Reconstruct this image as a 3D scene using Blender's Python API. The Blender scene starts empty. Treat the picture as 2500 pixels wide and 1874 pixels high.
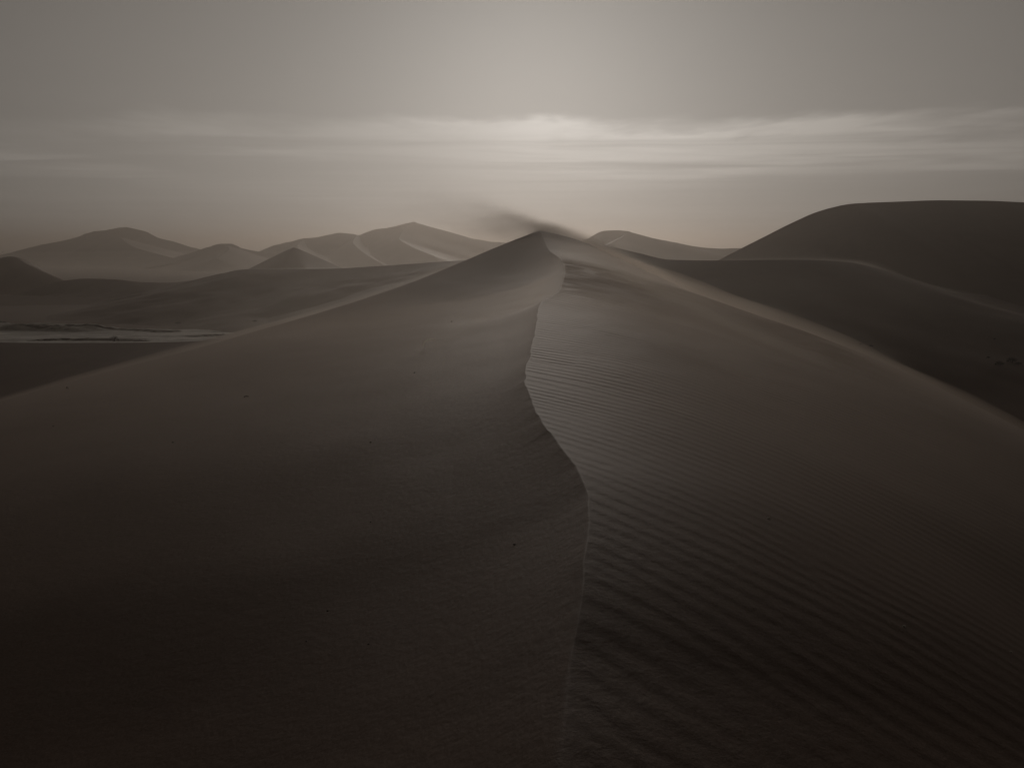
import bpy, math, random
import numpy as np
from mathutils import Vector

R = math.radians
scene = bpy.context.scene
random.seed(4)
rng = np.random.default_rng(4)

# ------------------------------------------------------------------ camera
PITCH = R(10.3)
FPX = 1850.0                      # focal length in pixels of the 2500 px wide photograph
cam_data = bpy.data.cameras.new('camera')
cam_data.sensor_width = 36.0
cam_data.lens = 36.0 * FPX / 2500.0
cam_data.clip_start = 0.05
cam_data.clip_end = 20000.0
cam = bpy.data.objects.new('camera', cam_data)
scene.collection.objects.link(cam)
cam.location = (0, 0, 0)          # eye height: the crest under the camera lies 1.7 m lower
cam.rotation_euler = (R(90) - PITCH, 0, 0)
scene.camera = cam

# ------------------------------------------------------------------ light
SUN_EL, SUN_AZ = R(13.0), R(1.5)  # sun hidden behind the cloud deck, straight ahead
SUN_DIR = Vector((math.sin(SUN_AZ) * math.cos(SUN_EL), math.cos(SUN_AZ) * math.cos(SUN_EL), math.sin(SUN_EL)))
sun_data = bpy.data.lights.new('sun', 'SUN')
sun_data.energy = 0.5
sun_data.angle = R(14)
sun_data.color = (1.0, 0.93, 0.85)
sun = bpy.data.objects.new('sun', sun_data)
sun.rotation_euler = SUN_DIR.to_track_quat('Z', 'Y').to_euler()
scene.collection.objects.link(sun)

world = bpy.data.worlds.new('World')
scene.world = world
world.use_nodes = True


class NT:
    """small helper that writes node maths"""
    def __init__(self, tree):
        self.t = tree
        tree.nodes.clear()

    def n(self, kind, **kw):
        nd = self.t.nodes.new(kind)
        for k, v in kw.items():
            setattr(nd, k, v)
        return nd

    def put(self, sock, v):
        if isinstance(v, bpy.types.NodeSocket):
            self.t.links.new(v, sock)
        elif v is not None:
            sock.default_value = v

    def m(self, op, a, b=None, c=None, clamp=False):
        nd = self.n('ShaderNodeMath', operation=op, use_clamp=clamp)
        for s, v in zip(nd.inputs, (a, b, c)):
            self.put(s, v)
        return nd.outputs[0]

    def ss(self, x, lo, hi, a=0.0, b=1.0):
        nd = self.n('ShaderNodeMapRange', interpolation_type='SMOOTHSTEP')
        for i, v in enumerate((x, lo, hi, a, b)):
            self.put(nd.inputs[i], v)
        return nd.outputs[0]

    def noise(self, vec, scale, detail=3.0, rough=0.5, dist=0.0):
        nd = self.n('ShaderNodeTexNoise')
        self.put(nd.inputs['Vector'], vec)
        nd.inputs['Scale'].default_value = scale
        nd.inputs['Detail'].default_value = detail
        nd.inputs['Roughness'].default_value = rough
        nd.inputs['Distortion'].default_value = dist
        return nd.outputs[0]

    def xyz(self, x, y, z):
        nd = self.n('ShaderNodeCombineXYZ')
        for s, v in zip(nd.inputs, (x, y, z)):
            self.put(s, v)
        return nd.outputs[0]

    def mix(self, f, a, b):
        nd = self.n('ShaderNodeMix', data_type='RGBA')
        self.put(nd.inputs[0], f)
        self.put(nd.inputs[6], a)
        self.put(nd.inputs[7], b)
        return nd.outputs[2]

    def scale(self, col, f):
        nd = self.n('ShaderNodeVectorMath', operation='SCALE')
        self.put(nd.inputs[0], col)
        self.put(nd.inputs['Scale'], f)
        return nd.outputs[0]


def build_world():
    t = NT(world.node_tree)
    out = t.n('ShaderNodeOutputWorld')
    bg = t.n('ShaderNodeBackground')
    bg.inputs['Strength'].default_value = 1.0
    t.t.links.new(bg.outputs[0], out.inputs[0])
    d = t.n('ShaderNodeTexCoord').outputs['Generated']
    sp = t.n('ShaderNodeSeparateXYZ')
    t.put(sp.inputs[0], d)
    x, y, z = sp.outputs
    zz = t.m('MAXIMUM', z, 0.004)
    # place on a flat cloud deck overhead
    px = t.m('DIVIDE', x, zz)
    py = t.m('DIVIDE', y, zz)
    dt = t.n('ShaderNodeVectorMath', operation='DOT_PRODUCT')
    t.put(dt.inputs[0], d)
    dt.inputs[1].default_value = SUN_DIR
    dot = dt.outputs['Value']
    # light of the hidden sun spread by the cloud: wide and narrow lobe
    thick = t.m('EXPONENT', t.m('MULTIPLY', t.m('POWER', t.m('MAXIMUM', z, 0.0), 1.6), -2.4))   # the deck is thicker overhead
    off = t.m('SUBTRACT', 1.0, dot)
    wide = t.m('MULTIPLY', t.m('EXPONENT', t.m('MULTIPLY', off, -2.2)), 0.5)
    flat = t.m('MULTIPLY', t.m('EXPONENT', t.m('MULTIPLY', t.m('MULTIPLY', off, off), -12.0)), 0.5)
    lobe = t.m('MULTIPLY', t.m('ADD', wide, flat), thick)
    core = t.m('EXPONENT', t.m('MULTIPLY', t.m('SUBTRACT', dot, 1.0), 26.0))
    # deck
    cn = t.noise(t.xyz(t.m('MULTIPLY', px, 0.35), py, 0.0), 0.75, 5.0, 0.55, 0.4)
    deck = t.m('ADD', t.m('MULTIPLY', lobe, DECK_LOBE), DECK_BASE)
    deck = t.m('MULTIPLY', deck, t.m('ADD', t.m('MULTIPLY', cn, 0.06), 0.97))
    # far edge of the deck: beyond it the thin bright cloud shows
    e1 = t.noise(t.xyz(t.m('MULTIPLY', px, 0.22), t.m('MULTIPLY', py, 0.15), 3.0), 1.0, 5.0, 0.6)
    e2 = t.noise(t.xyz(t.m('MULTIPLY', px, 0.9), t.m('MULTIPLY', py, 0.5), 7.0), 1.0, 4.0, 0.6)
    edge = t.m('ADD', py, t.m('MULTIPLY', t.m('SUBTRACT', e1, 0.5), 3.0))
    edge = t.m('ADD', edge, t.m('MULTIPLY', t.m('SUBTRACT', e2, 0.5), 1.3))
    gap = t.m('MULTIPLY', t.ss(edge, 5.95, 6.6), t.ss(t.m('ADD', edge, t.m('MULTIPLY', t.m('SUBTRACT', e2, 0.5), 6.0)), 5.6, 7.6, 0.35, 1.0))
    low = t.ss(t.m('ADD', py, t.m('MULTIPLY', t.m('SUBTRACT', e1, 0.5), 8.0)), 7.0, 13.5, 1.0, 0.15)
    # streaks in the gap
    st = t.noise(t.xyz(t.m('MULTIPLY', px, 0.16), t.m('MULTIPLY', py, 0.55), 11.0), 1.0, 6.0, 0.6, 0.6)
    streak = t.ss(st, 0.36, 0.64, 0.22, 1.25)
    # bright patches along the gap
    pa = t.noise(t.xyz(t.m('MULTIPLY', px, 0.2), t.m('MULTIPLY', py, 0.1), 21.0), 1.0, 2.0, 0.5)
    patch = t.ss(pa, 0.32, 0.62, 0.25, 1.15)
    glow = t.m('ADD', t.m('MULTIPLY', core, GAP_CORE), t.m('MULTIPLY', lobe, GAP_LOBE))
    gl = t.m('MULTIPLY', t.m('MULTIPLY', glow, gap), t.m('MULTIPLY', low, t.m('MULTIPLY', streak, patch)))
    lum = t.m('ADD', deck, gl)
    col = t.scale(t.mix(t.m('MULTIPLY', core, 0.7, clamp=True), (1.0, 0.915, 0.82, 1), (1.0, 0.975, 0.94, 1)), lum)
    # clear-air light above the cloud, filtered grey by it
    sky = t.n('ShaderNodeTexSky', sky_type='NISHITA')
    sky.sun_disc = False
    sky.sun_elevation = SUN_EL
    sky.sun_rotation = SUN_AZ
    sky.dust_density = 4.0
    bw = t.n('ShaderNodeRGBToBW')
    t.put(bw.inputs[0], sky.outputs[0])
    filt = t.scale((1.0, 0.92, 0.83), t.m('MULTIPLY', bw.outputs[0], SKY_ADD))
    ad = t.n('ShaderNodeVectorMath', operation='ADD')
    t.put(ad.inputs[0], col)
    t.put(ad.inputs[1], filt)
    t.put(bg.inputs['Color'], ad.outputs[0])


DECK_LOBE, DECK_BASE = 0.226, 0.004
GAP_CORE, GAP_LOBE = 0.13, 0.11
SKY_ADD = 0.003
build_world()

vs = scene.view_settings
vs.view_transform = 'Standard'
vs.look = 'None'
vs.exposure = 0.0
vs.gamma = 1.0
vs.use_curve_mapping = False
scene.cycles.use_denoising = True
scene.cycles.max_bounces = 6
scene.cycles.diffuse_bounces = 3
scene.cycles.glossy_bounces = 2
scene.cycles.volume_bounces = 1
scene.cycles.transparent_max_bounces = 128
scene.cycles.sample_clamp_indirect = 4.0

HAZE_DENSITY = 0.0022
HAZE_G = 0.73


# ------------------------------------------------------------------ helpers
def ray(u, v):
    """photo pixel -> direction with forward component y"""
    dx, dz = (u - 1250.0) / FPX, (937.0 - v) / FPX
    return np.array([dx, math.cos(PITCH) + dz * math.sin(PITCH), -math.sin(PITCH) + dz * math.cos(PITCH)])


def P(u, v, Y):
    d = ray(u, v)
    return d * (Y / d[1])


def _hash(ix, iy, seed):
    h = (ix.astype(np.int64) * 374761393 + iy.astype(np.int64) * 668265263 + seed * 1442695041) & 0x7fffffff
    h = ((h ^ (h >> 13)) * 1274126177) & 0x7fffffff
    h = h ^ (h >> 16)
    return (h & 0xffff) / 65535.0


def vnoise(x, y, seed=0):
    x = np.asarray(x, float)
    y = np.asarray(y, float)
    ix, iy = np.floor(x), np.floor(y)
    fx, fy = x - ix, y - iy
    fx = fx * fx * fx * (fx * (fx * 6 - 15) + 10)
    fy = fy * fy * fy * (fy * (fy * 6 - 15) + 10)
    a = _hash(ix, iy, seed)
    b = _hash(ix + 1, iy, seed)
    c = _hash(ix, iy + 1, seed)
    d = _hash(ix + 1, iy + 1, seed)
    return (a + (b - a) * fx + (c - a) * fy + (a - b - c + d) * fx * fy) * 2 - 1


def fbm(x, y, seed=0, octs=4):
    s, amp, tot = 0.0, 1.0, 0.0
    for i in range(octs):
        s = s + vnoise(x * 2 ** i + 17.3 * i, y * 2 ** i - 9.1 * i, seed + i) * amp
        tot += amp
        amp *= 0.5
    return s / tot


def sstep(x, a, b):
    t = np.clip((x - a) / (b - a), 0, 1)
    return t * t * (3 - 2 * t)


def pchip(xk, yk, x):
    """monotone cubic interpolation"""
    xk, yk, x = np.asarray(xk, float), np.asarray(yk, float), np.asarray(x, float)
    h = np.diff(xk)
    dl = np.diff(yk) / h
    m = np.zeros_like(yk)
    m[0], m[-1] = dl[0], dl[-1]
    for i in range(1, len(xk) - 1):
        if dl[i - 1] * dl[i] > 0:
            w1, w2 = 2 * h[i] + h[i - 1], h[i] + 2 * h[i - 1]
            m[i] = (w1 + w2) / (w1 / dl[i - 1] + w2 / dl[i])
    i = np.clip(np.searchsorted(xk, x) - 1, 0, len(h) - 1)
    t = (x - xk[i]) / h[i]
    return ((1 + 2 * t) * (1 - t) ** 2 * yk[i] + t * (1 - t) ** 2 * h[i] * m[i]
            + t * t * (3 - 2 * t) * yk[i + 1] + t * t * (t - 1) * h[i] * m[i + 1])


def grid_faces(nr, nc, off=0):
    i = np.arange(nr - 1)[:, None] * nc + np.arange(nc - 1)[None, :] + off
    return np.stack([i, i + 1, i + nc + 1, i + nc], -1).reshape(-1, 4)


def mesh_from(name, verts, faces, mat, smooth=True):
    me = bpy.data.meshes.new(name)
    verts = np.ascontiguousarray(verts, np.float32)
    faces = np.ascontiguousarray(faces, np.int32)
    me.vertices.add(len(verts))
    me.vertices.foreach_set('co', verts.ravel())
    k = faces.shape[1]
    me.loops.add(faces.size)
    me.loops.foreach_set('vertex_index', faces.ravel())
    me.polygons.add(len(faces))
    me.polygons.foreach_set('loop_start', np.arange(0, faces.size, k, dtype=np.int32))
    me.polygons.foreach_set('loop_total', np.full(len(faces), k, np.int32))
    me.polygons.foreach_set('use_smooth', np.full(len(faces), smooth, bool))
    me.update(calc_edges=True)
    me.validate()
    if mat:
        me.materials.append(mat)
    return me


def add(name, me, label=None, cat=None, kind=None, group=None, parent=None, loc=None):
    o = bpy.data.objects.new(name, me)
    scene.collection.objects.link(o)
    if label:
        o['label'] = label
    if cat:
        o['category'] = cat
    if kind:
        o['kind'] = kind
    if group:
        o['group'] = group
    if parent:
        o.parent = parent
    if loc is not None:
        o.location = loc
    return o


# ------------------------------------------------------------------ materials
def sand_material(name, base=(0.170, 0.107, 0.077), grain=True, rough=0.66, spec=0.3):
    m = bpy.data.materials.new(name)
    m.use_nodes = True
    t = NT(m.node_tree)
    out = t.n('ShaderNodeOutputMaterial')
    b = t.n('ShaderNodeBsdfPrincipled')
    t.t.links.new(b.outputs[0], out.inputs[0])
    co = t.n('ShaderNodeTexCoord').outputs['Object']
    big = t.noise(co, 0.09, 4, 0.55)
    mid = t.noise(co, 1.1, 4, 0.6)
    lo = tuple(c * 0.86 for c in base) + (1,)
    hi = (base[0] * 1.13, base[1] * 1.12, base[2] * 1.08, 1)
    f = t.m('ADD', t.m('MULTIPLY', big, 0.75), t.m('MULTIPLY', mid, 0.25))
    c = t.mix(t.ss(f, 0.34, 0.66), lo, hi)
    if grain:
        gr = t.noise(co, 210.0, 2, 0.7)
        sp = t.noise(co, 38.0, 3, 0.7)
        fg = t.noise(co, 80.0, 3, 0.8)
        c = t.mix(t.ss(fg, 0.42, 0.60, 0.0, 0.7), c, tuple(x * 0.62 for x in base) + (1,))
        c = t.mix(t.ss(gr, 0.52, 0.78, 0.0, 0.45), c, tuple(x * 0.45 for x in base) + (1,))
        c = t.mix(t.ss(sp, 0.60, 0.80, 0.0, 0.30), c, tuple(min(1, x * 1.7) for x in base) + (1,))
        bp = t.n('ShaderNodeBump')
        bp.inputs['Strength'].default_value = 0.55
        bp.inputs['Distance'].default_value = 0.006
        hgt = t.m('ADD', t.m('MULTIPLY', gr, 0.4), t.m('ADD', t.m('MULTIPLY', t.noise(co, 24.0, 4, 0.65), 1.0), t.m('MULTIPLY', t.noise(co, 7.0, 3, 0.6), 1.6)))
        t.put(bp.inputs['Height'], hgt)
        t.t.links.new(bp.outputs[0], b.inputs['Normal'])
    t.put(b.inputs['Base Color'], c)
    b.inputs['Roughness'].default_value = rough
    b.inputs['Specular IOR Level'].default_value = spec
    b.inputs['Specular Tint'].default_value = (1.0, 0.83, 0.70, 1)
    return m


SAND = sand_material('sand')
SAND_FAR = sand_material('far_sand', grain=False)


def simple_material(name, col, rough=0.9, var=0.35, scale=20.0):
    m = bpy.data.materials.new(name)
    m.use_nodes = True
    t = NT(m.node_tree)
    out = t.n('ShaderNodeOutputMaterial')
    b = t.n('ShaderNodeBsdfPrincipled')
    t.t.links.new(b.outputs[0], out.inputs[0])
    co = t.n('ShaderNodeTexCoord').outputs['Object']
    nz = t.noise(co, scale, 4, 0.6)
    t.put(b.inputs['Base Color'], t.mix(t.ss(nz, 0.3, 0.7), tuple(c * (1 - var) for c in col) + (1,),
                                        tuple(min(1, c * (1 + var)) for c in col) + (1,)))
    b.inputs['Roughness'].default_value = rough
    b.inputs['Specular IOR Level'].default_value = 0.25
    return m


def volume_material(name, density, g=0.5, col=(0.93, 0.89, 0.84)):
    m = bpy.data.materials.new(name)
    m.use_nodes = True
    t = NT(m.node_tree)
    out = t.n('ShaderNodeOutputMaterial')
    v = t.n('ShaderNodeVolumePrincipled')
    v.inputs['Color'].default_value = col + (1,)
    v.inputs['Density'].default_value = density
    v.inputs['Anisotropy'].default_value = g
    t.t.links.new(v.outputs[0], out.inputs['Volume'])
    return m


# ------------------------------------------------------------------ foreground dune
PLAIN = -8.0
SPUR = [(1374, 1874, 2.35), (1395, 1600, 3.0), (1410, 1500, 3.3), (1425, 1400, 3.67), (1436, 1300, 4.15),
        (1433, 1200, 4.8), (1412, 1150, 5.22), (1362, 1080, 6.0), (1312, 1010, 7.0), (1289, 960, 7.9),
        (1283, 920, 8.8), (1296, 860, 10.6), (1309, 800, 13.2), (1313, 765, 15.4), (1322, 737, 17.4),
        (1360, 714, 19.3), (1372, 690, 21.6), (1378, 657, 25.2), (1368, 632, 28.3), (1341, 611, 31.2),
        (1330, 590, 34.0), (1318, 562, 38.0)]
LARM = [(-1500, 2200, 3.5), (-1200, 1600, 5.7), (-700, 1250, 8.5), (-300, 1070, 12.0), (0, 980, 15.0), (300, 897, 18.5),
        (480, 850, 21.0), (600, 815, 23.5), (800, 757, 27.0), (1000, 691, 31.0), (1135, 636, 34.2),
        (1230, 596, 36.4), (1318, 562, 38.0)]
RARM = [(3800, 2300, 4.5), (3400, 1700, 7.0), (2900, 1280, 11.0), (2500, 1050, 15.5), (2160, 884, 21.0),
        (2000, 830, 24.0), (1750, 742, 29.0), (1640, 690, 32.0), (1500, 626, 35.5), (1400, 582, 37.2),
        (1318, 562, 38.0)]


def line(tab, start):
    p = np.array([start] + [P(*q) for q in tab])
    return p[:, 1], p[:, 0], p[:, 2]


sY, sX, sZ = line(SPUR, (0.20, -4.0, -2.6))
lY, lX, lZ = line(LARM, (-7.5, -4.0, -4.4))
rY, rX, rZ = line(RARM, (9.0, -4.0, -5.6))


def spline(yk, vk, y):
    """smooth (Catmull) interpolation of the crest so that it meanders without kinks"""
    yk, vk, y = map(lambda a: np.asarray(a, float), (yk, vk, y))
    m = np.gradient(vk, yk)
    i = np.clip(np.searchsorted(yk, y) - 1, 0, len(yk) - 2)
    h = (yk[i + 1] - yk[i])
    t = (y - yk[i]) / h
    return ((1 + 2 * t) * (1 - t) ** 2 * vk[i] + t * (1 - t) ** 2 * h * m[i]
            + t * t * (3 - 2 * t) * vk[i + 1] + t * t * (t - 1) * h * m[i + 1])


def spur(y): return spline(sY, sX, y), pchip(sY, sZ, y)


def crest_wobble(x, y):
    """small raggedness of the crest, gone a hand's breadth away from it"""
    y = np.asarray(y, float)
    xs, _ = spur(y)
    n = 0.022 * fbm(y * 2.6, np.zeros_like(y), 77, 4) * sstep(y, 1.8, 4.5)
    return n * np.exp(-np.abs(x - xs) / 0.13)


def larm(y): return pchip(lY, lX, y), pchip(lY, lZ, y)
def rarm(y): return pchip(rY, rX, y), pchip(rY, rZ, y)


RIP_N = np.linspace(-40, 60, 4001)
RIP_PH = np.cumsum(1.0 / (0.135 + 0.07 * sstep(RIP_N, 3.0, 9.0) + 0.03 * sstep(RIP_N, 11.0, 19.0))) * (RIP_N[1] - RIP_N[0])     # ripples grow wider up the slope


def ripple(x, y):
    def train(deg, seed):
        a = R(deg)
        n_ = -x * math.sin(a) + y * math.cos(a)          # across the ripples
        s_ = x * math.cos(a) + y * math.sin(a)           # along them
        n2 = (n_ + 0.55 * fbm(x * 0.16, y * 0.16, 31, 3) + 0.09 * fbm(s_ * 0.4, n_ * 1.1, seed, 3)
              + 0.035 * fbm(s_ * 1.6, n_ * 3.0, seed + 5, 3))
        ph = np.interp(n2, RIP_N, RIP_PH)
        fr = ph - np.floor(ph)
        k = 0.32                                         # long back, short lee side
        saw = np.where(fr < k, fr / k, (1 - fr) / (1 - k))
        return saw * saw * (3 - 2 * saw), s_, n_
    p1, s_, n_ = train(-39, 37)
    p2, _, _ = train(-35.5, 61)
    m = sstep(fbm(s_ * 0.45, n_ * 0.8, 91, 3), -0.10, 0.10)   # two trains meet: ripples fork and die out
    amp = 0.85 + 0.40 * fbm(s_ * 0.7, n_ * 2.2, 41, 3)
    return (p1 * (1 - m) + p2 * m) * np.clip(amp, 0.2, 1.5)


def face_z(x, y):
    """height of the foreground dune between its arms (no ripples)"""
    xs, zs = spur(y)
    xl, zl = larm(y)
    xr, zr = rarm(y)
    x = x - crest_wobble(x, y)
    dl = np.maximum(xs - x, 0)
    dr = np.maximum(x - xs, 0)
    soft = 0.004 + 0.03 * (1 - sstep(y, 2.2, 3.2))          # the crest is rounded where it is low, near the viewer
    dl = np.sqrt(dl * dl + soft * soft) - soft
    dr = np.sqrt(dr * dr + soft * soft) - soft
    wl = np.clip(dl / np.maximum(xs - xl, 1e-3), 0, 1)
    wr = np.clip(dr / np.maximum(xr - xs, 1e-3), 0, 1)
    hl = 0.72 * wl + 0.28 * (1 - (1 - wl) ** 3)
    hr = 0.42 * wr + 0.58 * wr * wr
    size = np.clip((38.0 - y) / 12.0, 0.0, 1.0)
    z = zs + (zl - zs) * hl + (zr - zs) * hr
    # slip face: an extra steep drop just left of the crest, healing further out
    z = z - 0.20 * (0.45 + 0.55 * sstep(y, 2.0, 5.0)) * size * (1 - np.exp(-dl / 0.55)) * (1 - wl) ** 1.5
    # gentle swell right of the crest
    z = z + 0.05 * size * np.sin(np.clip(dr / 3.0, 0, 1) * math.pi)
    bump = fbm(x * 0.22, y * 0.16, 5, 4) * 0.06 + fbm(x * 0.7, y * 0.4, 9, 3) * 0.015
    edge = np.clip(dl * 1.2, 0, 1) * np.clip((1 - wl) * 5, 0, 1) + np.clip(dr * 0.8, 0, 1) * np.clip((1 - wr) * 5, 0, 1)
    return z + bump * edge * size


def ripple_height(x, y):
    xs, _ = spur(y)
    xr, _ = rarm(y)
    d = x - crest_wobble(x, y) - xs
    w = np.clip(d / np.maximum(xr - xs, 1e-3), -1, 1)
    msk = sstep(d, -0.05 - 0.06 * (1 - sstep(y, 2.5, 5.0)), 0.05 + 0.15 * (1 - sstep(y, 2.5, 5.0))) * (1 - sstep(w, 0.72, 0.98)) * (1 - sstep(y + 0.3 * d, 25.0, 31.0))
    patch = 0.72 + 0.5 * fbm(x * 0.25 + 4, y * 0.25, 55, 3)
    return (0.0064 + 0.0013 * np.clip(y - 8, 0, 18)) * ripple(x, y) * msk * np.clip(patch, 0.25, 1.2)


def build_foreground():
    ys = np.concatenate([np.arange(-4, 1.2, 0.10), np.arange(1.2, 11, 0.024), np.arange(11, 37.9, 0.043), [37.97]])
    wl = 1 - np.linspace(0, 1, 170)[:-1] ** 1.0
    wl = wl ** 1.6
    wr = np.linspace(0, 1, 430) ** 1.25
    Y = ys[:, None]
    xs, _ = spur(Y)
    xl, zl = larm(Y)
    xr, zr = rarm(Y)
    X = np.concatenate([xs + (xl - xs) * wl[None, :], xs + (xr - xs) * wr[None, :]], 1)
    YY = np.broadcast_to(Y, X.shape)
    X = X + crest_wobble(X, YY)
    Z = face_z(X, YY) + ripple_height(X, YY)
    nface = X.shape[1]
    # lee slopes behind the arms, falling to the plain
    prof_r = np.linspace(0, 1, 60)[1:] ** 1.5

    def lee(xa, za, sgn, tan):
        t = np.clip((Y - 8) / 30.0, 0, 1)
        ang = R(20) + R(70) * t ** 2.2          # outward direction swings from sideways to straight back at the peak
        dx, dy = np.cos(ang) * sgn, np.sin(ang)
        h = za - (PLAIN - 0.6)
        L = h / tan * 1.35
        r = prof_r[None, :]
        g = np.where(r < 1, (1 - r) ** 1.35, 0)
        Zb = za - h * (1 - g)
        return xa + dx * L * r, Y + dy * L * r, Zb
    XL, YL, ZL = lee(xl, zl, -1, math.tan(R(30)))
    XR, YR, ZR = lee(xr, zr, 1, math.tan(R(27)))
    X = np.concatenate([XL[:, ::-1], X, XR], 1)
    YY = np.concatenate([YL[:, ::-1], YY, YR], 1)
    Z = np.concatenate([ZL[:, ::-1], Z, ZR], 1)
    v = np.stack([X, YY, Z], -1).reshape(-1, 3)
    f = grid_faces(*X.shape)
    me = mesh_from('foreground_dune', v, f, SAND)
    add('foreground_dune', me, 'large foreground sand dune with sinuous crest, smooth left face and rippled right face', 'dune', 'structure')


build_foreground()


def hit(u, v):
    """where the line of sight through a photo pixel meets the foreground dune"""
    d = ray(u, v)
    Y = np.arange(1.6, 38, 0.01)
    p = d[None, :] * (Y / d[1])[:, None]
    z = face_z(p[:, 0], p[:, 1]) + ripple_height(p[:, 0], p[:, 1])
    i = np.argmax(p[:, 2] < z)
    return np.array([p[i, 0], p[i, 1], z[i]])


# ------------------------------------------------------------------ ridges
def resample(p, n, crisp=0.0):
    p = np.asarray(p, float)
    s = np.concatenate([[0], np.cumsum(np.linalg.norm(np.diff(p[:, :2], axis=0), axis=1))])
    q = np.linspace(0, s[-1], n)
    return np.stack([pchip(s, p[:, k], q) * (1 - crisp) + np.interp(q, s, p[:, k]) * crisp for k in range(3)], -1)


def ridge(pts, front=28, back=24, base=PLAIN, rnd=0.15, n=220, m=40, face=None, fw=0.6, crisp=0.0, seed=0, rough=0.10, power=1.45, fan=24, fine=0.0):
    """a dune: crest line pts, front slope on the camera side, back slope beyond, rounded off at both ends"""
    c = resample(pts, n, crisp)
    if fine:
        c[:, 2] += fine * fbm(np.arange(n) * 0.09, np.zeros(n), seed + 3, 4) * np.sin(np.linspace(0, math.pi, n)) ** 0.3
    tg = np.gradient(c[:, :2], axis=0)
    k = np.ones(31) / 31
    for a in range(2):
        tg[:, a] = np.convolve(np.pad(tg[:, a], 15, mode='edge'), k, 'valid')
    tg /= np.linalg.norm(tg, axis=1)[:, None]
    nf = np.stack([tg[:, 1], -tg[:, 0]], -1)                     # right of the line (camera side when it runs left to right)
    if face is not None:
        fd = np.array(face, float)
        fd /= np.linalg.norm(fd)
        nf = nf * (1 - fw) + fd * fw
        nf /= np.linalg.norm(nf, axis=1)[:, None]
    r = np.linspace(0, 1, m) ** 1.3

    def prof(r):
        return (1 - r) ** power * (1 - rnd) + rnd * (0.5 + 0.5 * np.cos(math.pi * r))

    V, F, off = [], [], 0
    for side, ang in ((1, front), (-1, back)):
        cc, dd = c, nf * side
        # fans at both ends (quarter turns outwards)
        pre_a = np.linspace(1, 0, fan + 1)[:-1]
        d0, t0 = dd[0], -tg[0]
        d1, t1 = dd[-1], tg[-1]
        pre = np.array([d0 * math.cos(a * math.pi / 2) + t0 * math.sin(a * math.pi / 2) for a in pre_a])
        post = np.array([d1 * math.cos(a * math.pi / 2) + t1 * math.sin(a * math.pi / 2) for a in pre_a[::-1]])
        cc = np.concatenate([np.repeat(c[:1], fan, 0), c, np.repeat(c[-1:], fan, 0)])
        dd = np.concatenate([pre, dd, post])
        h = np.maximum(cc[:, 2] - (base - 0.25), 0.3)
        W = h / math.tan(R(ang)) * 1.35
        g = prof(r)[None, :]
        X = cc[:, 0:1] + dd[:, 0:1] * W[:, None] * r
        Y = cc[:, 1:2] + dd[:, 1:2] * W[:, None] * r
        Z = cc[:, 2:3] - h[:, None] * (1 - g)
        env = np.sin(np.clip(r, 0, 1) * math.pi)[None, :] * h[:, None]
        sc = max(6.0, float(h.max()) * 1.6)
        Z = Z + rough * env * fbm(X / sc, Y / sc, seed, 4)
        V.append(np.stack([X, Y, Z], -1).reshape(-1, 3))
        f = grid_faces(len(cc), len(r), off)
        if side == 1:
            f = f[:, ::-1]
        F.append(f)
        off += X.size
    return np.concatenate(V), np.concatenate(F)


def dune(name, parts, label):
    V, F, off = [], [], 0
    for v, f in parts:
        V.append(v)
        F.append(f + off)
        off += len(v)
    me = mesh_from(name, np.concatenate(V), np.concatenate(F), SAND_FAR)
    return add(name, me, label, 'dune', 'structure')


def pix(tab): return [P(*q) for q in tab]


# right: ridge beyond the near dune
dune('right_ridge', [
    ridge(pix([(1150, 640, 84), (1300, 600, 72), (1440, 593, 66), (1500, 604, 62), (1560, 618, 59), (1640, 634, 56), (1760, 636, 55), (1950, 634, 55.5),
               (2070, 640, 57), (2130, 652, 59), (2200, 680, 62), (2280, 705, 66), (2350, 718, 71), (2420, 724, 77),
               (2500, 728, 84), (2650, 738, 92)]), front=17, back=22, rnd=0.2, seed=2, rough=0.10, m=70, n=400),
    ridge(pix([(2030, 641, 56.3), (2090, 661, 54.5), (2160, 694, 52), (2230, 730, 49.5), (2300, 765, 47), (2370, 800, 44.5), (2450, 850, 41.5)]),
          front=15, back=13, rnd=0.1, seed=12, rough=0.04),
], 'low dune ridge with a level crest and two small side edges, in front of the big dark dune')
dune('right_dune', [
    ridge(pix([(1640, 690, 98), (1700, 664, 99), (1760, 632, 99.5), (1860, 581, 100), (1940, 541, 100), (1985, 521, 100.5), (2030, 507, 101),
               (2075, 498, 101), (2120, 495, 102), (2200, 492, 103), (2300, 489, 104), (2400, 490, 105),
               (2500, 494, 107), (2800, 512, 112), (3200, 600, 120)]), front=25, back=20, rnd=0.35, seed=21, rough=0.05, n=400),
], 'big dark rounded dune with a long flat top rising above the low ridge')
dune('far_dune', [
    ridge(pix([(1250, 640, 232), (1360, 610, 231), (1432, 584, 230), (1478, 563, 230), (1505, 562, 230), (1533, 564, 230), (1556, 575, 231), (1600, 583, 232),
               (1640, 590, 233), (1680, 599, 234), (1720, 605, 236), (1770, 607, 238), (1830, 606, 240), (1950, 600, 244), (2100, 610, 250)]),
          front=20, back=22, seed=32, rough=0.15, fine=0.2),
    ridge(pix([(1537, 566, 228.5), (1515, 580, 221), (1480, 600, 206), (1450, 625, 192.5)]), front=22, back=16, seed=33, rough=0.05),
], 'pale far dune with a short flat top behind the right shoulder of the foreground dune')

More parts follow.
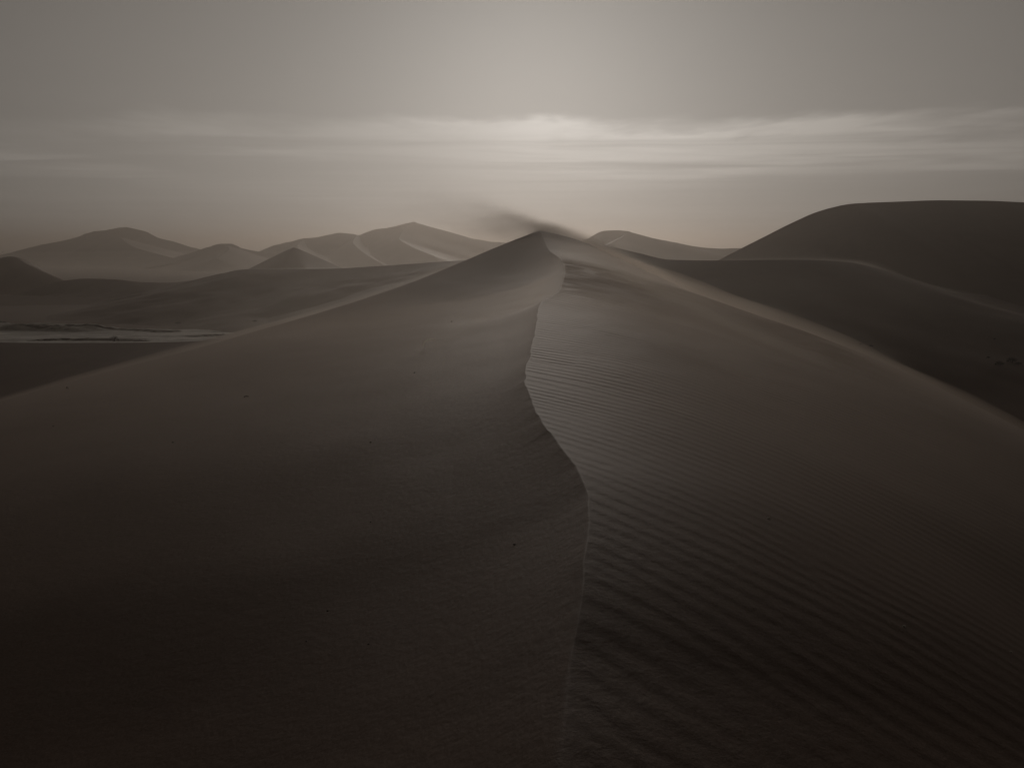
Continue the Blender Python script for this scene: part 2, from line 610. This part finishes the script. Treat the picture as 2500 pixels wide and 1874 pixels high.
# left: long ridge beyond the near dune
dune('left_ridge', [
    ridge(pix([(-150, 745, 116), (0, 724, 118), (50, 715, 120), (100, 700, 122), (150, 686, 124), (210, 680, 125), (280, 682, 124), (350, 689, 121),
               (400, 690, 119), (450, 687, 116), (540, 669, 110), (590, 658, 106), (640, 657, 104), (800, 656, 101), (900, 651, 98),
               (1060, 640, 95), (1150, 634, 92), (1260, 628, 90), (1400, 640, 88)]), front=13, back=20, rnd=0.25, seed=43, rough=0.16, m=70, n=420),
    ridge(pix([(605, 657, 105), (570, 675, 101), (520, 700, 96), (470, 722, 92), (430, 742, 88), (390, 765, 84)]), front=14, back=14, rnd=0.5, seed=44, rough=0.08),
    ridge(pix([(-80, 722, 112), (30, 721, 112), (170, 725, 111.5), (280, 729.5, 111), (340, 733, 110.5), (420, 736, 110), (480, 748, 108)]), front=8, back=9, rnd=0.1, seed=45, rough=0.03),
    ridge(pix([(262, 683, 123.8), (300, 697, 121), (340, 712, 118), (400, 728, 115)]), front=16, back=12, rnd=0.2, seed=46, rough=0.05),
], 'long low dune ridge sweeping from the foreground dune down to the plain, above the clay pan')
dune('left_pyramid_dune', [
    ridge(pix([(560, 680, 186), (600, 660, 182), (650, 635, 177), (700, 611, 171.5), (717, 604, 170), (732, 609, 171.5), (780, 630, 177), (830, 652, 184), (900, 680, 192)]),
          front=24, back=28, seed=51, rough=0.06, rnd=0.05, crisp=0.8, face=(0, -1), fw=0.75),
], 'small dark pyramid dune with a pointed top behind the long low ridge')
dune('left_mound_dune', [
    ridge(pix([(-260, 680, 141), (-120, 648, 140), (-50, 637, 140), (0, 630, 140), (22, 626, 140), (36, 627, 140), (48, 633, 140), (62, 643, 140), (90, 656, 140), (130, 674, 141), (180, 694, 142)]),
          front=19, back=24, seed=61, rough=0.03, rnd=0.7, face=(0, -1), fw=0.97, crisp=0.2),
], 'small dark round-topped dune at the edge of the pale plain')
dune('far_dune', [
    ridge(pix([(500, 650, 322), (570, 632, 325), (630, 615, 327), (665, 600, 328), (700, 591, 329), (740, 583, 330), (785, 577, 330), (828, 568, 331), (860, 571, 331), (876, 574, 331), (910, 562, 330),
               (960, 553, 330), (985, 547, 330), (1003, 543, 330), (1010, 540, 330), (1020, 544, 330), (1040, 550, 331), (1100, 569, 333), (1150, 582, 335), (1200, 589, 337),
               (1250, 594, 340), (1350, 600, 345), (1450, 625, 350)]), front=20, back=24, seed=71, rough=0.20, n=420, fine=0.35, crisp=0.8, face=(0.1, -1), fw=0.7),
    ridge(pix([(1008, 542, 328.5), (985, 562, 312), (975, 580, 297), (1000, 600, 280.5), (1060, 625, 262.5)]), front=26, back=17, seed=72, rough=0.05),
    ridge(pix([(872, 574, 329.5), (862, 590, 311.5), (872, 604, 296.5), (895, 622, 281.5), (935, 645, 262)]), front=27, back=18, seed=73, rough=0.05),
    ridge(pix([(742, 584, 328.5), (728, 596, 315), (735, 612, 292.5), (770, 640, 267)]), front=26, back=18, seed=74, rough=0.05),
], 'pale far dune with a sharp tip and a notched crest behind the dark pyramid dune')
dune('far_dune', [
    ridge(pix([(-250, 650, 382), (-100, 632, 381), (0, 622, 380), (50, 611, 380), (100, 597, 380), (160, 586, 380), (215, 569, 380), (228, 564, 380), (262, 562, 380), (290, 557, 380), (309, 554.5, 380),
               (335, 560, 380), (362, 568, 380), (394, 583, 381), (430, 592, 382), (470, 604, 384), (500, 613, 386), (560, 625, 390), (650, 640, 396)]),
          front=19, back=24, seed=81, rough=0.20, n=420, fine=0.4, crisp=0.7, face=(0, -1), fw=0.7),
    ridge(pix([(228, 565, 378.5), (270, 573, 365), (290, 578, 356), (306, 590, 341), (325, 602, 327.5), (365, 615, 309.5), (430, 632, 287)]), front=27, back=17, seed=82, rough=0.04),
    ridge(pix([(215, 570, 378.5), (170, 592, 356), (120, 612, 335), (60, 632, 312.5)]), front=24, back=16, seed=83, rough=0.05),
], 'broad pale far dune with a peaked top and a curved side ridge')
dune('far_dune', [
    ridge(pix([(370, 645, 292), (430, 628, 296), (480, 612, 299), (520, 599, 300), (538, 595, 300), (562, 595, 300), (578, 600, 300), (592, 606, 301), (640, 616, 303), (720, 632, 306)]),
          front=20, back=24, seed=91, rough=0.15, fine=0.2),
    ridge(pix([(545, 596, 298.5), (560, 606, 289.5), (552, 616, 279), (530, 630, 264)]), front=18, back=18, seed=92, rough=0.05),
], 'small pale far dune with a rounded top between two broader far dunes')

# level sand in front of the clay pan
dune('left_terrace', [
    ridge(pix([(-500, 838, 52), (-200, 837, 50), (0, 836, 48), (200, 837, 47), (400, 835, 46), (500, 831, 45), (580, 822, 44), (700, 800, 43)]),
          front=6, back=14, rnd=0.2, seed=101, rough=0.06, m=60),
], 'dark level sand terrace lying in front of the pale clay pan')


# ------------------------------------------------------------------ plain
def build_plain():
    gx = np.concatenate([-np.geomspace(4000, 130, 40), np.linspace(-120, 120, 161), np.geomspace(130, 4000, 40)])
    gy = np.concatenate([-np.geomspace(1500, 30, 20), np.linspace(-20, 420, 221), np.geomspace(430, 6000, 50)])
    X, Y = np.meshgrid(gx, gy)
    Z = PLAIN + 0.22 * fbm(X / 30, Y / 30, 111, 4) - 0.1
    me = mesh_from('ground', np.stack([X, Y, Z], -1).reshape(-1, 3), grid_faces(*X.shape), SAND_FAR)
    add('ground', me, 'flat pale sandy plain between the dunes', 'ground', 'structure')


build_plain()


# ------------------------------------------------------------------ clay pan
def clay_material():
    m = bpy.data.materials.new('clay')
    m.use_nodes = True
    t = NT(m.node_tree)
    out = t.n('ShaderNodeOutputMaterial')
    b = t.n('ShaderNodeBsdfPrincipled')
    t.t.links.new(b.outputs[0], out.inputs[0])
    co = t.n('ShaderNodeTexCoord').outputs['Object']
    mp = t.n('ShaderNodeMapping')
    mp.inputs['Scale'].default_value = (0.35, 1.0, 1.0)
    t.put(mp.inputs['Vector'], co)
    nz = t.noise(mp.outputs[0], 0.5, 5, 0.65)
    fine = t.noise(co, 3.0, 4, 0.6)
    c = t.mix(t.ss(nz, 0.35, 0.65), (0.45, 0.40, 0.355, 1), (0.78, 0.73, 0.67, 1))
    c = t.mix(t.ss(fine, 0.5, 0.75, 0, 0.4), c, (0.20, 0.17, 0.15, 1))
    ge = t.n('ShaderNodeNewGeometry')
    sp = t.n('ShaderNodeSeparateXYZ')
    t.put(sp.inputs[0], ge.outputs['True Normal'])
    c = t.mix(t.ss(sp.outputs[2], 0.7, 0.92, 1, 0), c, (0.13, 0.105, 0.09, 1))   # steep broken edges take a darker colour
    t.put(b.inputs['Base Color'], c)
    b.inputs['Roughness'].default_value = 0.75
    return m


CLAY = clay_material()


def build_pan():
    x0, x1, y0, y1 = -70, -20, 56, 82
    X, Y = np.meshgrid(np.linspace(x0, x1, 420), np.linspace(y0, y1, 360))
    # outline of the pan on the plain, from where it shows in the photograph
    a = np.clip(X / Y, -0.9, -0.2)                     # bearing
    far = np.interp(a, [-0.80, -0.66, -0.56, -0.46, -0.40, -0.355, -0.33], [75.5, 75, 74, 73, 71.6, 69, 66.8])
    h = 0.30 * fbm(X / 12, Y / 3.2, 121, 5) + 0.12
    step = 0.20
    q = h / step
    fl = np.floor(q)
    fr = q - fl
    terr = (fl + sstep(fr, 0.86, 1.0)) * step
    Z = PLAIN + 0.18 + terr * 0.8 + 0.02 * fbm(X * 1.5, Y * 1.5, 127, 3)
    # raised crumbling bank at the far left
    bk = sstep(far - Y + 0.8 * fbm(X / 2.5, Y / 2.5, 129, 4), 4.2, 2.6) * sstep(-X + 1.2 * fbm(X / 2, Y / 2, 131, 3), 37.5, 40.5)
    Z = Z + bk * (0.36 + 0.16 * fbm(X / 1.6, Y / 0.9, 133, 4))
    out = sstep(Y - far + 0.9 * fbm(X / 3, Y / 3, 135, 3), -0.4, 0.5)
    Z = Z * (1 - out) + (PLAIN - 0.9) * out
    me = mesh_from('clay_pan', np.stack([X, Y, Z], -1).reshape(-1, 3), grid_faces(*X.shape), CLAY)
    add('clay_pan', me, 'pale dried clay pan with broken dark edges at the foot of the dunes', 'clay pan', 'structure')
    return X, Y, Z


PX, PY, PZ = build_pan()


# ------------------------------------------------------------------ small things
BUSH = simple_material('dry_bush', (0.035, 0.028, 0.022), 0.95)
TWIG_PALE = simple_material('bleached_wood', (0.82, 0.79, 0.73), 0.8, 0.08)
TWIG_DARK = simple_material('dark_wood', (0.03, 0.024, 0.02), 0.9)
STONE_DARK = simple_material('dark_stone', (0.035, 0.03, 0.026), 0.8)
STONE_PALE = simple_material('pale_stone', (0.62, 0.58, 0.50), 0.7, 0.15)


def stick_mesh(name, pts, r0, r1, mat, sides=7):
    p = np.array(pts, float)
    n = len(p)
    V, F = [], []
    for i in range(n):
        tgt = p[min(i + 1, n - 1)] - p[max(i - 1, 0)]
        tgt /= np.linalg.norm(tgt)
        u = np.cross(tgt, [0.3, 0.1, 1.0])
        u /= np.linalg.norm(u)
        w = np.cross(tgt, u)
        r = r0 + (r1 - r0) * i / (n - 1)
        for k in range(sides):
            a = 2 * math.pi * k / sides
            V.append(p[i] + (u * math.cos(a) + w * math.sin(a)) * r * (1 + 0.2 * math.sin(5 * k + i)))
    for i in range(n - 1):
        for k in range(sides):
            F.append((i * sides + k, i * sides + (k + 1) % sides, (i + 1) * sides + (k + 1) % sides, (i + 1) * sides + k))
    V += [p[0], p[-1]]
    for k in range(sides):
        F.append(((k + 1) % sides, k, len(V) - 2, len(V) - 2))
        F.append(((n - 1) * sides + k, (n - 1) * sides + (k + 1) % sides, len(V) - 1, len(V) - 1))
    me = bpy.data.meshes.new(name)
    me.from_pydata([tuple(v) for v in V], [], [f if f[2] != f[3] else f[:3] for f in F])
    me.polygons.foreach_set('use_smooth', [True] * len(me.polygons))
    me.materials.append(mat)
    return me


def shrub(loc, w, h, label, seed, group=None):
    """a dry desert bush: woody stems and a ragged crown of twiglets"""
    rs = random.Random(seed)
    root = add('desert_shrub', None, label, 'shrub', None, group, None, tuple(loc))
    for k in range(5):
        a = rs.uniform(0, 6.28)
        e = (math.cos(a) * w * 0.32, math.sin(a) * w * 0.32, h * rs.uniform(0.5, 0.75))
        pts = [(0.03 * math.cos(a), 0.03 * math.sin(a), -0.08), (e[0] * 0.4, e[1] * 0.4, e[2] * 0.55), e]
        add('stem', stick_mesh('stem', pts, w * 0.035, w * 0.012, TWIG_DARK, 6), parent=root)
    V, F = [], []
    for k in range(900):
        # several uneven clumps on a dome, gaps left between them
        c = rs.choice([(0, 0, .62, .33), (-.28, .05, .5, .24), (.27, -.06, .46, .26), (.08, .2, .55, .22), (-.1, -.2, .42, .24), (.38, .1, .28, .16), (-.42, 0, .25, .14)])
        d = Vector((rs.gauss(0, 1), rs.gauss(0, 1), rs.gauss(0, 1))).normalized() * rs.random() ** 0.4 * c[3]
        q = Vector(((c[0] + d.x) * w, (c[1] + d.y) * w, max(0.0, (c[2] + d.z) * h)))
        dr = Vector((d.x + rs.gauss(0, .15), d.y + rs.gauss(0, .15), d.z + 0.12 + rs.gauss(0, .12))).normalized() * w * rs.uniform(0.04, 0.10)
        sd = dr.cross(Vector((rs.gauss(0, 1), rs.gauss(0, 1), 1))).normalized() * w * 0.012
        i = len(V)
        V += [tuple(q - sd), tuple(q + sd), tuple(q + dr)]
        F.append((i, i + 1, i + 2))
    me = bpy.data.meshes.new('crown')
    me.from_pydata(V, [], F)
    me.materials.append(BUSH)
    add('crown', me, parent=root)
    return root


def pan_point(u, v):
    d = ray(u, v)
    p = d * ((PLAIN + 0.2) / d[2])
    i = np.argmin((PX - p[0]) ** 2 + (PY - p[1]) ** 2)
    return (p[0], p[1], PZ.ravel()[i])


shrub(pan_point(278, 829), 0.75, 0.60, 'dark dry shrub standing alone on the pale clay pan', 3)

# dry bent reed blade: thin enough for the light to shine through it
def reed_material():
    m = bpy.data.materials.new('dry_reed')
    m.use_nodes = True
    t = NT(m.node_tree)
    out = t.n('ShaderNodeOutputMaterial')
    co = t.n('ShaderNodeTexCoord').outputs['Object']
    c = t.mix(t.noise(co, 60.0, 3, 0.6), (0.72, 0.67, 0.58, 1), (0.9, 0.86, 0.78, 1))
    d, tr = t.n('ShaderNodeBsdfDiffuse'), t.n('ShaderNodeBsdfTranslucent')
    t.put(d.inputs[0], c)
    t.put(tr.inputs[0], c)
    mx = t.n('ShaderNodeMixShader')
    mx.inputs[0].default_value = 0.6
    t.t.links.new(d.outputs[0], mx.inputs[1])
    t.t.links.new(tr.outputs[0], mx.inputs[2])
    t.t.links.new(mx.outputs[0], out.inputs[0])
    return m


def reed():
    q = hit(1046, 853)
    arc = [(-0.035, 0.00, 0.0), (-0.065, 0.02, 0.035), (-0.070, 0.04, 0.075), (-0.045, 0.06, 0.115), (0.00, 0.07, 0.135), (0.05, 0.08, 0.135), (0.10, 0.10, 0.115), (0.13, 0.11, 0.09)]
    c = resample(np.array(arc) * 1.35, 20)
    V = []
    for k, p in enumerate(c):
        w = 0.022 * (1 - 0.55 * k / 19)
        V += [(p[0] - w * 0.7, p[1], p[2] + w * 0.7), (p[0], p[1] - 0.004, p[2]), (p[0] + w * 0.7, p[1], p[2] - w * 0.7)]
    F = []
    for k in range(19):
        for e in range(2):
            F.append((3 * k + e, 3 * k + e + 1, 3 * k + e + 4, 3 * k + e + 3))
    me = bpy.data.meshes.new('bent_reed')
    me.from_pydata(V, [], F)
    me.materials.append(reed_material())
    add('bent_reed', me, 'small pale bent reed blade sticking out of the smooth face of the foreground dune', 'reed', loc=tuple(q))


reed()
q = hit(165, 948)
add('twig', stick_mesh('twig', [(-0.06, 0.06, 0.0), (-0.02, 0.01, 0.03), (0.03, -0.04, 0.035), (0.07, -0.09, 0.01)], 0.009, 0.005, TWIG_DARK),
    'short dark twig near the lower edge of the smooth sand face', 'twig', loc=tuple(q))
q = hit(602, 969)
add('twig', stick_mesh('twig', [(-0.045, 0.0, 0.003), (-0.015, 0.01, 0.012), (0.02, 0.0, 0.013), (0.04, -0.01, 0.004)], 0.010, 0.006, TWIG_DARK),
    'stubby dark twig lying alone on the smooth sand face below the bent reed', 'twig', loc=tuple(q))


def pebble_mesh(name, r, mat, seed):
    import bmesh
    rs = random.Random(seed)
    bm = bmesh.new()
    bmesh.ops.create_icosphere(bm, subdivisions=2, radius=r)
    for v in bm.verts:
        k = 1 + rs.uniform(-0.16, 0.16)
        v.co = Vector((v.co.x * 1.25 * k, v.co.y * k, v.co.z * 0.7 * k))
    me = bpy.data.meshes.new(name)
    bm.to_mesh(me)
    bm.free()
    me.materials.append(mat)
    return me


dark_spots = [(422, 1080, 0.012), (800, 1492, 0.007), (1256, 1329, 0.009), (905, 1080, 0.010), (130, 1040, 0.012), (1103, 785, 0.022), (1012, 910, 0.014),
              (905, 1274, 0.006), (748, 1565, 0.005), (900, 1573, 0.006)]
for k, (u, v, r) in enumerate(dark_spots):
    q = hit(u, v)
    r *= 0.75
    add('pebble', pebble_mesh('pebble', r, STONE_DARK, k), 'tiny dark pebble on the smooth left face of the foreground dune', 'pebble',
        group='dark pebbles on the smooth face', loc=(q[0], q[1], q[2] + r * 0.3))
for k, (u, v, r) in enumerate([(1877, 1266, 0.010), (2207, 1531, 0.008), (2468, 1592, 0.006)]):
    q = hit(u, v)
    add('pebble', pebble_mesh('pebble', r, STONE_PALE, 40 + k), 'tiny pale pebble on the rippled right face of the foreground dune', 'pebble',
        group='pale pebbles on the rippled face', loc=(q[0], q[1], q[2] + r * 0.4))

# tufts and debris in the hollows, set on whatever surface the line of sight meets
bpy.context.view_layer.update()
dg = bpy.context.evaluated_depsgraph_get()


def cast(u, v):
    d = Vector(ray(u, v)).normalized()
    ok, loc, *_ = scene.ray_cast(dg, Vector((0, 0, 0)) + d * 0.3, d)
    return loc if ok else None


tufts = [(2101, 841, 0.16), (2126, 846, 0.22), (2413, 874, 0.2), (2428, 828, 0.14), (2440, 892, 0.45), (2470, 884, 0.5), (2487, 890, 0.3)]
for k, (u, v, w) in enumerate(tufts):
    p = cast(u, v)
    if p:
        lab = ('tiny dark tuft just beyond the right shoulder of the foreground dune' if k < 2 else
               'small lone dark tuft on the bare sand of the right hollow' if k < 4 else
               'dark tuft in the close cluster on the floor of the right hollow')
        shrub(p, w, w * 0.55, lab, 70 + k, 'dark tufts in the right hollow')
for k, (u, v, w) in enumerate([(434, 790, 0.5), (622, 785, 0.4)]):
    p = cast(u, v)
    if p:
        shrub(p, w, w * 0.4, 'low dark tuft on the slope above the clay pan', 90 + k, 'dark tufts above the clay pan')


# ------------------------------------------------------------------ blown sand
def outward(me):
    import bmesh
    bm = bmesh.new()
    bm.from_mesh(me)
    bmesh.ops.recalc_face_normals(bm, faces=bm.faces)
    bm.to_mesh(me)
    bm.free()


def drift_layer():
    """low carpet of drifting sand, added to lighten the dune beyond its near end"""
    ys = np.concatenate([np.linspace(0.5, 10, 60), np.linspace(10.3, 37.6, 90)])
    w = np.linspace(-1, 1, 81)
    Y = ys[:, None]
    xs, _ = spur(Y)
    xl, _ = larm(Y)
    xr, _ = rarm(Y)
    X = xs + np.where(w[None, :] < 0, (xs - xl) * w[None, :], (xr - xs) * w[None, :])
    YY = np.broadcast_to(Y, X.shape)
    z = face_z(X, YY)
    h = 0.52 * sstep(YY, 1.9, 5.2) * (1 - w[None, :] ** 6) * (1 + 0.35 * fbm(X * 0.25, YY * 0.12, 201, 3)) * sstep(YY, 37.6, 33.0) + 0.002  # added layer, thinner near the viewer so the closest sand stays darker
    top = np.stack([X, YY, z + h], -1).reshape(-1, 3)
    bot = np.stack([X, YY, z - 0.15], -1).reshape(-1, 3)
    nr, nc = X.shape
    n = nr * nc
    F = [grid_faces(nr, nc), grid_faces(nr, nc, n)[:, ::-1]]
    ring = np.concatenate([np.arange(nc), np.arange(1, nr) * nc + nc - 1, (nr - 1) * nc + np.arange(nc - 2, -1, -1), np.arange(nr - 2, 0, -1) * nc])
    nx = np.roll(ring, -1)
    F.append(np.stack([ring, ring + n, nx + n, nx], -1))
    me = mesh_from('added_sand_drift', np.concatenate([top, bot]), np.concatenate(F), volume_material('added_sand_drift', DRIFT_DENSITY, 0.55, (0.94, 0.785, 0.66)))
    outward(me)
    add('added_sand_drift', me, 'low carpet of drifting sand added to lighten the foreground dune', 'blown sand', 'stuff')


DRIFT_DENSITY = 0.038
drift_layer()


def blob_tube(path, rh, rv, lift=0.0, n=60, sides=14, power=0.5):
    c = resample(path, n)
    c[:, 2] += lift
    tg = np.gradient(c, axis=0)
    tg /= np.linalg.norm(tg, axis=1)[:, None]
    side = np.stack([tg[:, 1], -tg[:, 0], np.zeros(n)], -1)
    side /= np.linalg.norm(side, axis=1)[:, None]
    up = np.cross(side, tg)
    t = np.linspace(0, 1, n)
    env = np.clip(np.sin(t * math.pi), 0, 1) ** power * (1 + 0.35 * fbm(t * 9, np.zeros(n), int(rh * 100), 3)) + 0.01
    a = np.linspace(0, 2 * math.pi, sides, endpoint=False)
    V = (c[:, None, :] + (side[:, None, :] * np.cos(a)[None, :, None] * rh + up[:, None, :] * np.sin(a)[None, :, None] * rv) * env[:, None, None])
    i = np.arange(n - 1)[:, None] * sides
    k = np.arange(sides)[None, :]
    kn = (k + 1) % sides
    F = np.stack([i + k, i + kn, i + sides + kn, i + sides + k], -1).reshape(-1, 4)
    verts = np.concatenate([V.reshape(-1, 3), c[:1], c[-1:]])
    e0, e1 = len(verts) - 2, len(verts) - 1
    me = bpy.data.meshes.new('blowing_sand')
    faces = [tuple(f) for f in F.tolist()]
    faces += [((q + 1) % sides, q, e0) for q in range(sides)]
    b = (n - 1) * sides
    faces += [(b + q, b + (q + 1) % sides, e1) for q in range(sides)]
    me.from_pydata(verts.tolist(), [], faces)
    me.validate()
    outward(me)
    return me


def streamer(label, path, rh, rv, dens, lift=0.0, power=0.5, shells=((1.0, 0.35), (0.66, 0.7), (0.36, 1.0)), g=0.5, col=(0.94, 0.86, 0.77)):
    root = None
    for s, dk in shells:
        mat = volume_material('blown_sand', dens * dk, g, col)
        me = blob_tube(path, rh * s, rv * s, lift, power=power)
        me.materials.append(mat)
        if root is None:
            root = add('blowing_sand', me, label, 'blown sand', 'stuff')
        else:
            add('dense_core', me, parent=root)


yy = np.linspace(37.6, 16, 24)
streamer('thin veil of blown sand along the left shoulder of the foreground dune',
         [np.array([larm(y)[0], y, larm(y)[1]]) for y in yy], 0.6, 0.36, 0.050, 0.05, power=1.3)
yy = np.linspace(35.0, 17, 24)
streamer('thin veil of blown sand along the right shoulder of the foreground dune',
         [np.array([rarm(y)[0], y, rarm(y)[1]]) for y in yy], 1.2, 0.55, 0.040, 0.05, power=1.4)
streamer('veil of blown sand streaming across the notch in the crest',
         [hit(u, v) for u, v in [(980, 880), (1060, 846), (1150, 805), (1230, 765), (1310, 738), (1450, 745), (1650, 790), (1900, 870)]], 0.9, 0.20, 0.05, 0.02)
streamer('veil of blown sand sweeping over the upper rippled face',
         [hit(u, v) for u, v in [(1345, 612), (1420, 640), (1540, 690), (1700, 765), (1850, 830), (2050, 910)]], 1.3, 0.35, 0.06, 0.05)


def crest_path(tab, n=40): return resample(pix(tab), n)


streamer('pale thread of blown sand along the crest of the level ridge below the big dark dune',
         crest_path([(1700, 636, 55), (1950, 634, 55.5), (2070, 640, 57), (2130, 652, 59), (2200, 680, 62), (2280, 705, 66), (2350, 718, 71), (2420, 724, 77)]), 0.9, 0.30, 0.05, 0.05)
streamer('pale thread of blown sand along the side edge of the level ridge',
         crest_path([(2030, 641, 56.3), (2090, 661, 54.5), (2160, 694, 52), (2230, 730, 49.5), (2300, 765, 47)]), 0.5, 0.18, 0.07, 0.0)
streamer('pale thread of blown sand along the crest of the long low ridge',
         crest_path([(600, 658, 105.5), (640, 657, 104), (800, 656, 101), (900, 651, 98)]), 0.9, 0.22, 0.06, 0.02)


def plume():
    """sand torn off the right shoulder and carried over the peak to the left"""
    pk = P(1318, 562, 38.0)
    W0, W1, D, H0, H1 = -9.0, 8.0, 3.0, -3.5, 3.2
    V = [(x, y, z) for x in (W0, W1) for y in (-D, D) for z in (H0, H1)]
    F = [(0, 1, 3, 2), (4, 6, 7, 5), (0, 4, 5, 1), (2, 3, 7, 6), (0, 2, 6, 4), (1, 5, 7, 3)]
    me = bpy.data.meshes.new('sand_plume')
    me.from_pydata(V, [], F)
    m = bpy.data.materials.new('sand_plume')
    m.use_nodes = True
    t = NT(m.node_tree)
    out = t.n('ShaderNodeOutputMaterial')
    v = t.n('ShaderNodeVolumePrincipled')
    v.inputs['Color'].default_value = (0.70, 0.62, 0.55, 1)
    v.inputs['Anisotropy'].default_value = 0.35
    t.t.links.new(v.outputs[0], out.inputs['Volume'])
    co = t.n('ShaderNodeTexCoord').outputs['Object']
    sp = t.n('ShaderNodeSeparateXYZ')
    t.put(sp.inputs[0], co)
    x, y, z = sp.outputs
    # centre line: follows the shoulder up from the right, overshoots the peak and levels out to the left
    right = t.m('MAXIMUM', x, 0.0)
    left = t.m('MAXIMUM', t.m('MULTIPLY', x, -1.0), 0.0)
    zc = t.m('SUBTRACT', 0.10, t.m('MULTIPLY', t.m('POWER', right, 1.30), 0.225))
    zc = t.m('ADD', zc, t.m('MULTIPLY', t.m('SUBTRACT', 1.0, t.m('EXPONENT', t.m('MULTIPLY', left, -0.45))), 0.80))
    wisp = t.noise(t.xyz(t.m('MULTIPLY', x, 0.35), y, t.m('ADD', t.m('MULTIPLY', z, 1.3), t.m('MULTIPLY', left, -0.15))), 0.9, 4, 0.6, 0.5)
    zc = t.m('ADD', zc, t.m('MULTIPLY', t.m('SUBTRACT', wisp, 0.5), t.m('MULTIPLY', left, 0.18)))
    th_up = t.m('ADD', 0.25, t.m('MULTIPLY', left, 0.13))
    th_dn = t.m('ADD', 0.55, t.m('MULTIPLY', left, 0.42))
    dz = t.m('SUBTRACT', z, zc)
    up = t.m('DIVIDE', t.m('MAXIMUM', dz, 0.0), th_up)
    dn = t.m('DIVIDE', t.m('MAXIMUM', t.m('MULTIPLY', dz, -1.0), 0.0), th_dn)
    rr = t.m('ADD', t.m('MULTIPLY', up, up), t.m('MULTIPLY', dn, dn))
    yy_ = t.m('DIVIDE', y, 1.6)
    rr = t.m('ADD', rr, t.m('MULTIPLY', yy_, yy_))
    den = t.m('EXPONENT', t.m('MULTIPLY', rr, -1.0))
    fade = t.m('EXPONENT', t.m('MULTIPLY', left, -0.50))
    fade = t.m('MULTIPLY', fade, t.ss(x, 7.8, 4.0))
    fade = t.m('MULTIPLY', fade, t.ss(x, -8.8, -6.0))
    den = t.m('MULTIPLY', t.m('MULTIPLY', den, fade), t.ss(wisp, 0.34, 0.64, 0.15, 1.45))
    t.put(v.inputs['Density'], t.m('MULTIPLY', den, 0.95))
    me.materials.append(m)
    add('sand_plume', me, 'dark plume of sand blown off the peak of the foreground dune', 'sand plume', 'stuff', loc=(pk[0], 38.0, pk[2]))


plume()


# ------------------------------------------------------------------ haze
def plain_dust(top, rx, ry, dens, cx=-70.0, cy=300.0, z0=PLAIN - 0.3):
    """dust lying over the plain: a low lens, thick in the middle"""
    import bmesh
    bm = bmesh.new()
    bmesh.ops.create_uvsphere(bm, u_segments=48, v_segments=24, radius=1.0)
    for v in bm.verts:
        a, b_ = v.co.x, v.co.y
        k = 1 + 0.25 * float(vnoise(np.array([a * 2.2]), np.array([b_ * 2.2]), 301)[0])
        v.co = Vector((cx + rx * a, cy + ry * b_, z0 + (top * k if v.co.z > 0 else 0.4) * v.co.z))
    bmesh.ops.recalc_face_normals(bm, faces=bm.faces)
    me = bpy.data.meshes.new('dust_bank')
    bm.to_mesh(me)
    bm.free()
    me.materials.append(volume_material('dust_bank', dens, 0.6, (0.86, 0.78, 0.70)))
    return me


bank = None
for top, rx, ry in ((6.5, 230, 140), (4.5, 205, 128), (3.0, 180, 118), (1.6, 160, 105)):
    me = plain_dust(top, rx, ry, 0.0009)
    if bank is None:
        bank = add('dust_bank', me, 'low pale bank of dust lying over the plain before the far dunes', 'dust', 'stuff')
    else:
        add('dense_core', me, parent=bank)
for cx, cy, lab in ((15.0, 44.0, 'thin dust drifting in the hollow beyond the right shoulder of the foreground dune'),
                    (-14.0, 62.0, 'thin dust drifting in the hollow beyond the left shoulder of the foreground dune')):
    pool = None
    for k in (1.0, 0.8, 0.6, 0.4):
        me = plain_dust(8.0 * k, 17 * k, 11 * k, 0.0035, cx, cy, PLAIN - 0.3)
        if pool is None:
            pool = add('dust_pool', me, lab, 'dust', 'stuff')
        else:
            add('dense_core', me, parent=pool)


def haze():
    x, y0, y1, z0, z1 = 5000.0, -2500.0, 7000.0, PLAIN - 2.2, 13.5
    V = [(a, b, c) for a in (-x, x) for b in (y0, y1) for c in (z0, z1)]
    F = [(0, 1, 3, 2), (4, 6, 7, 5), (0, 4, 5, 1), (2, 3, 7, 6), (0, 2, 6, 4), (1, 5, 7, 3)]
    me = bpy.data.meshes.new('haze')
    me.from_pydata(V, [], F)
    me.materials.append(volume_material('haze_air', HAZE_DENSITY, HAZE_G, (0.72, 0.642, 0.575)))
    add('haze', me, 'dusty air over the dunes', 'haze', 'stuff')


haze()
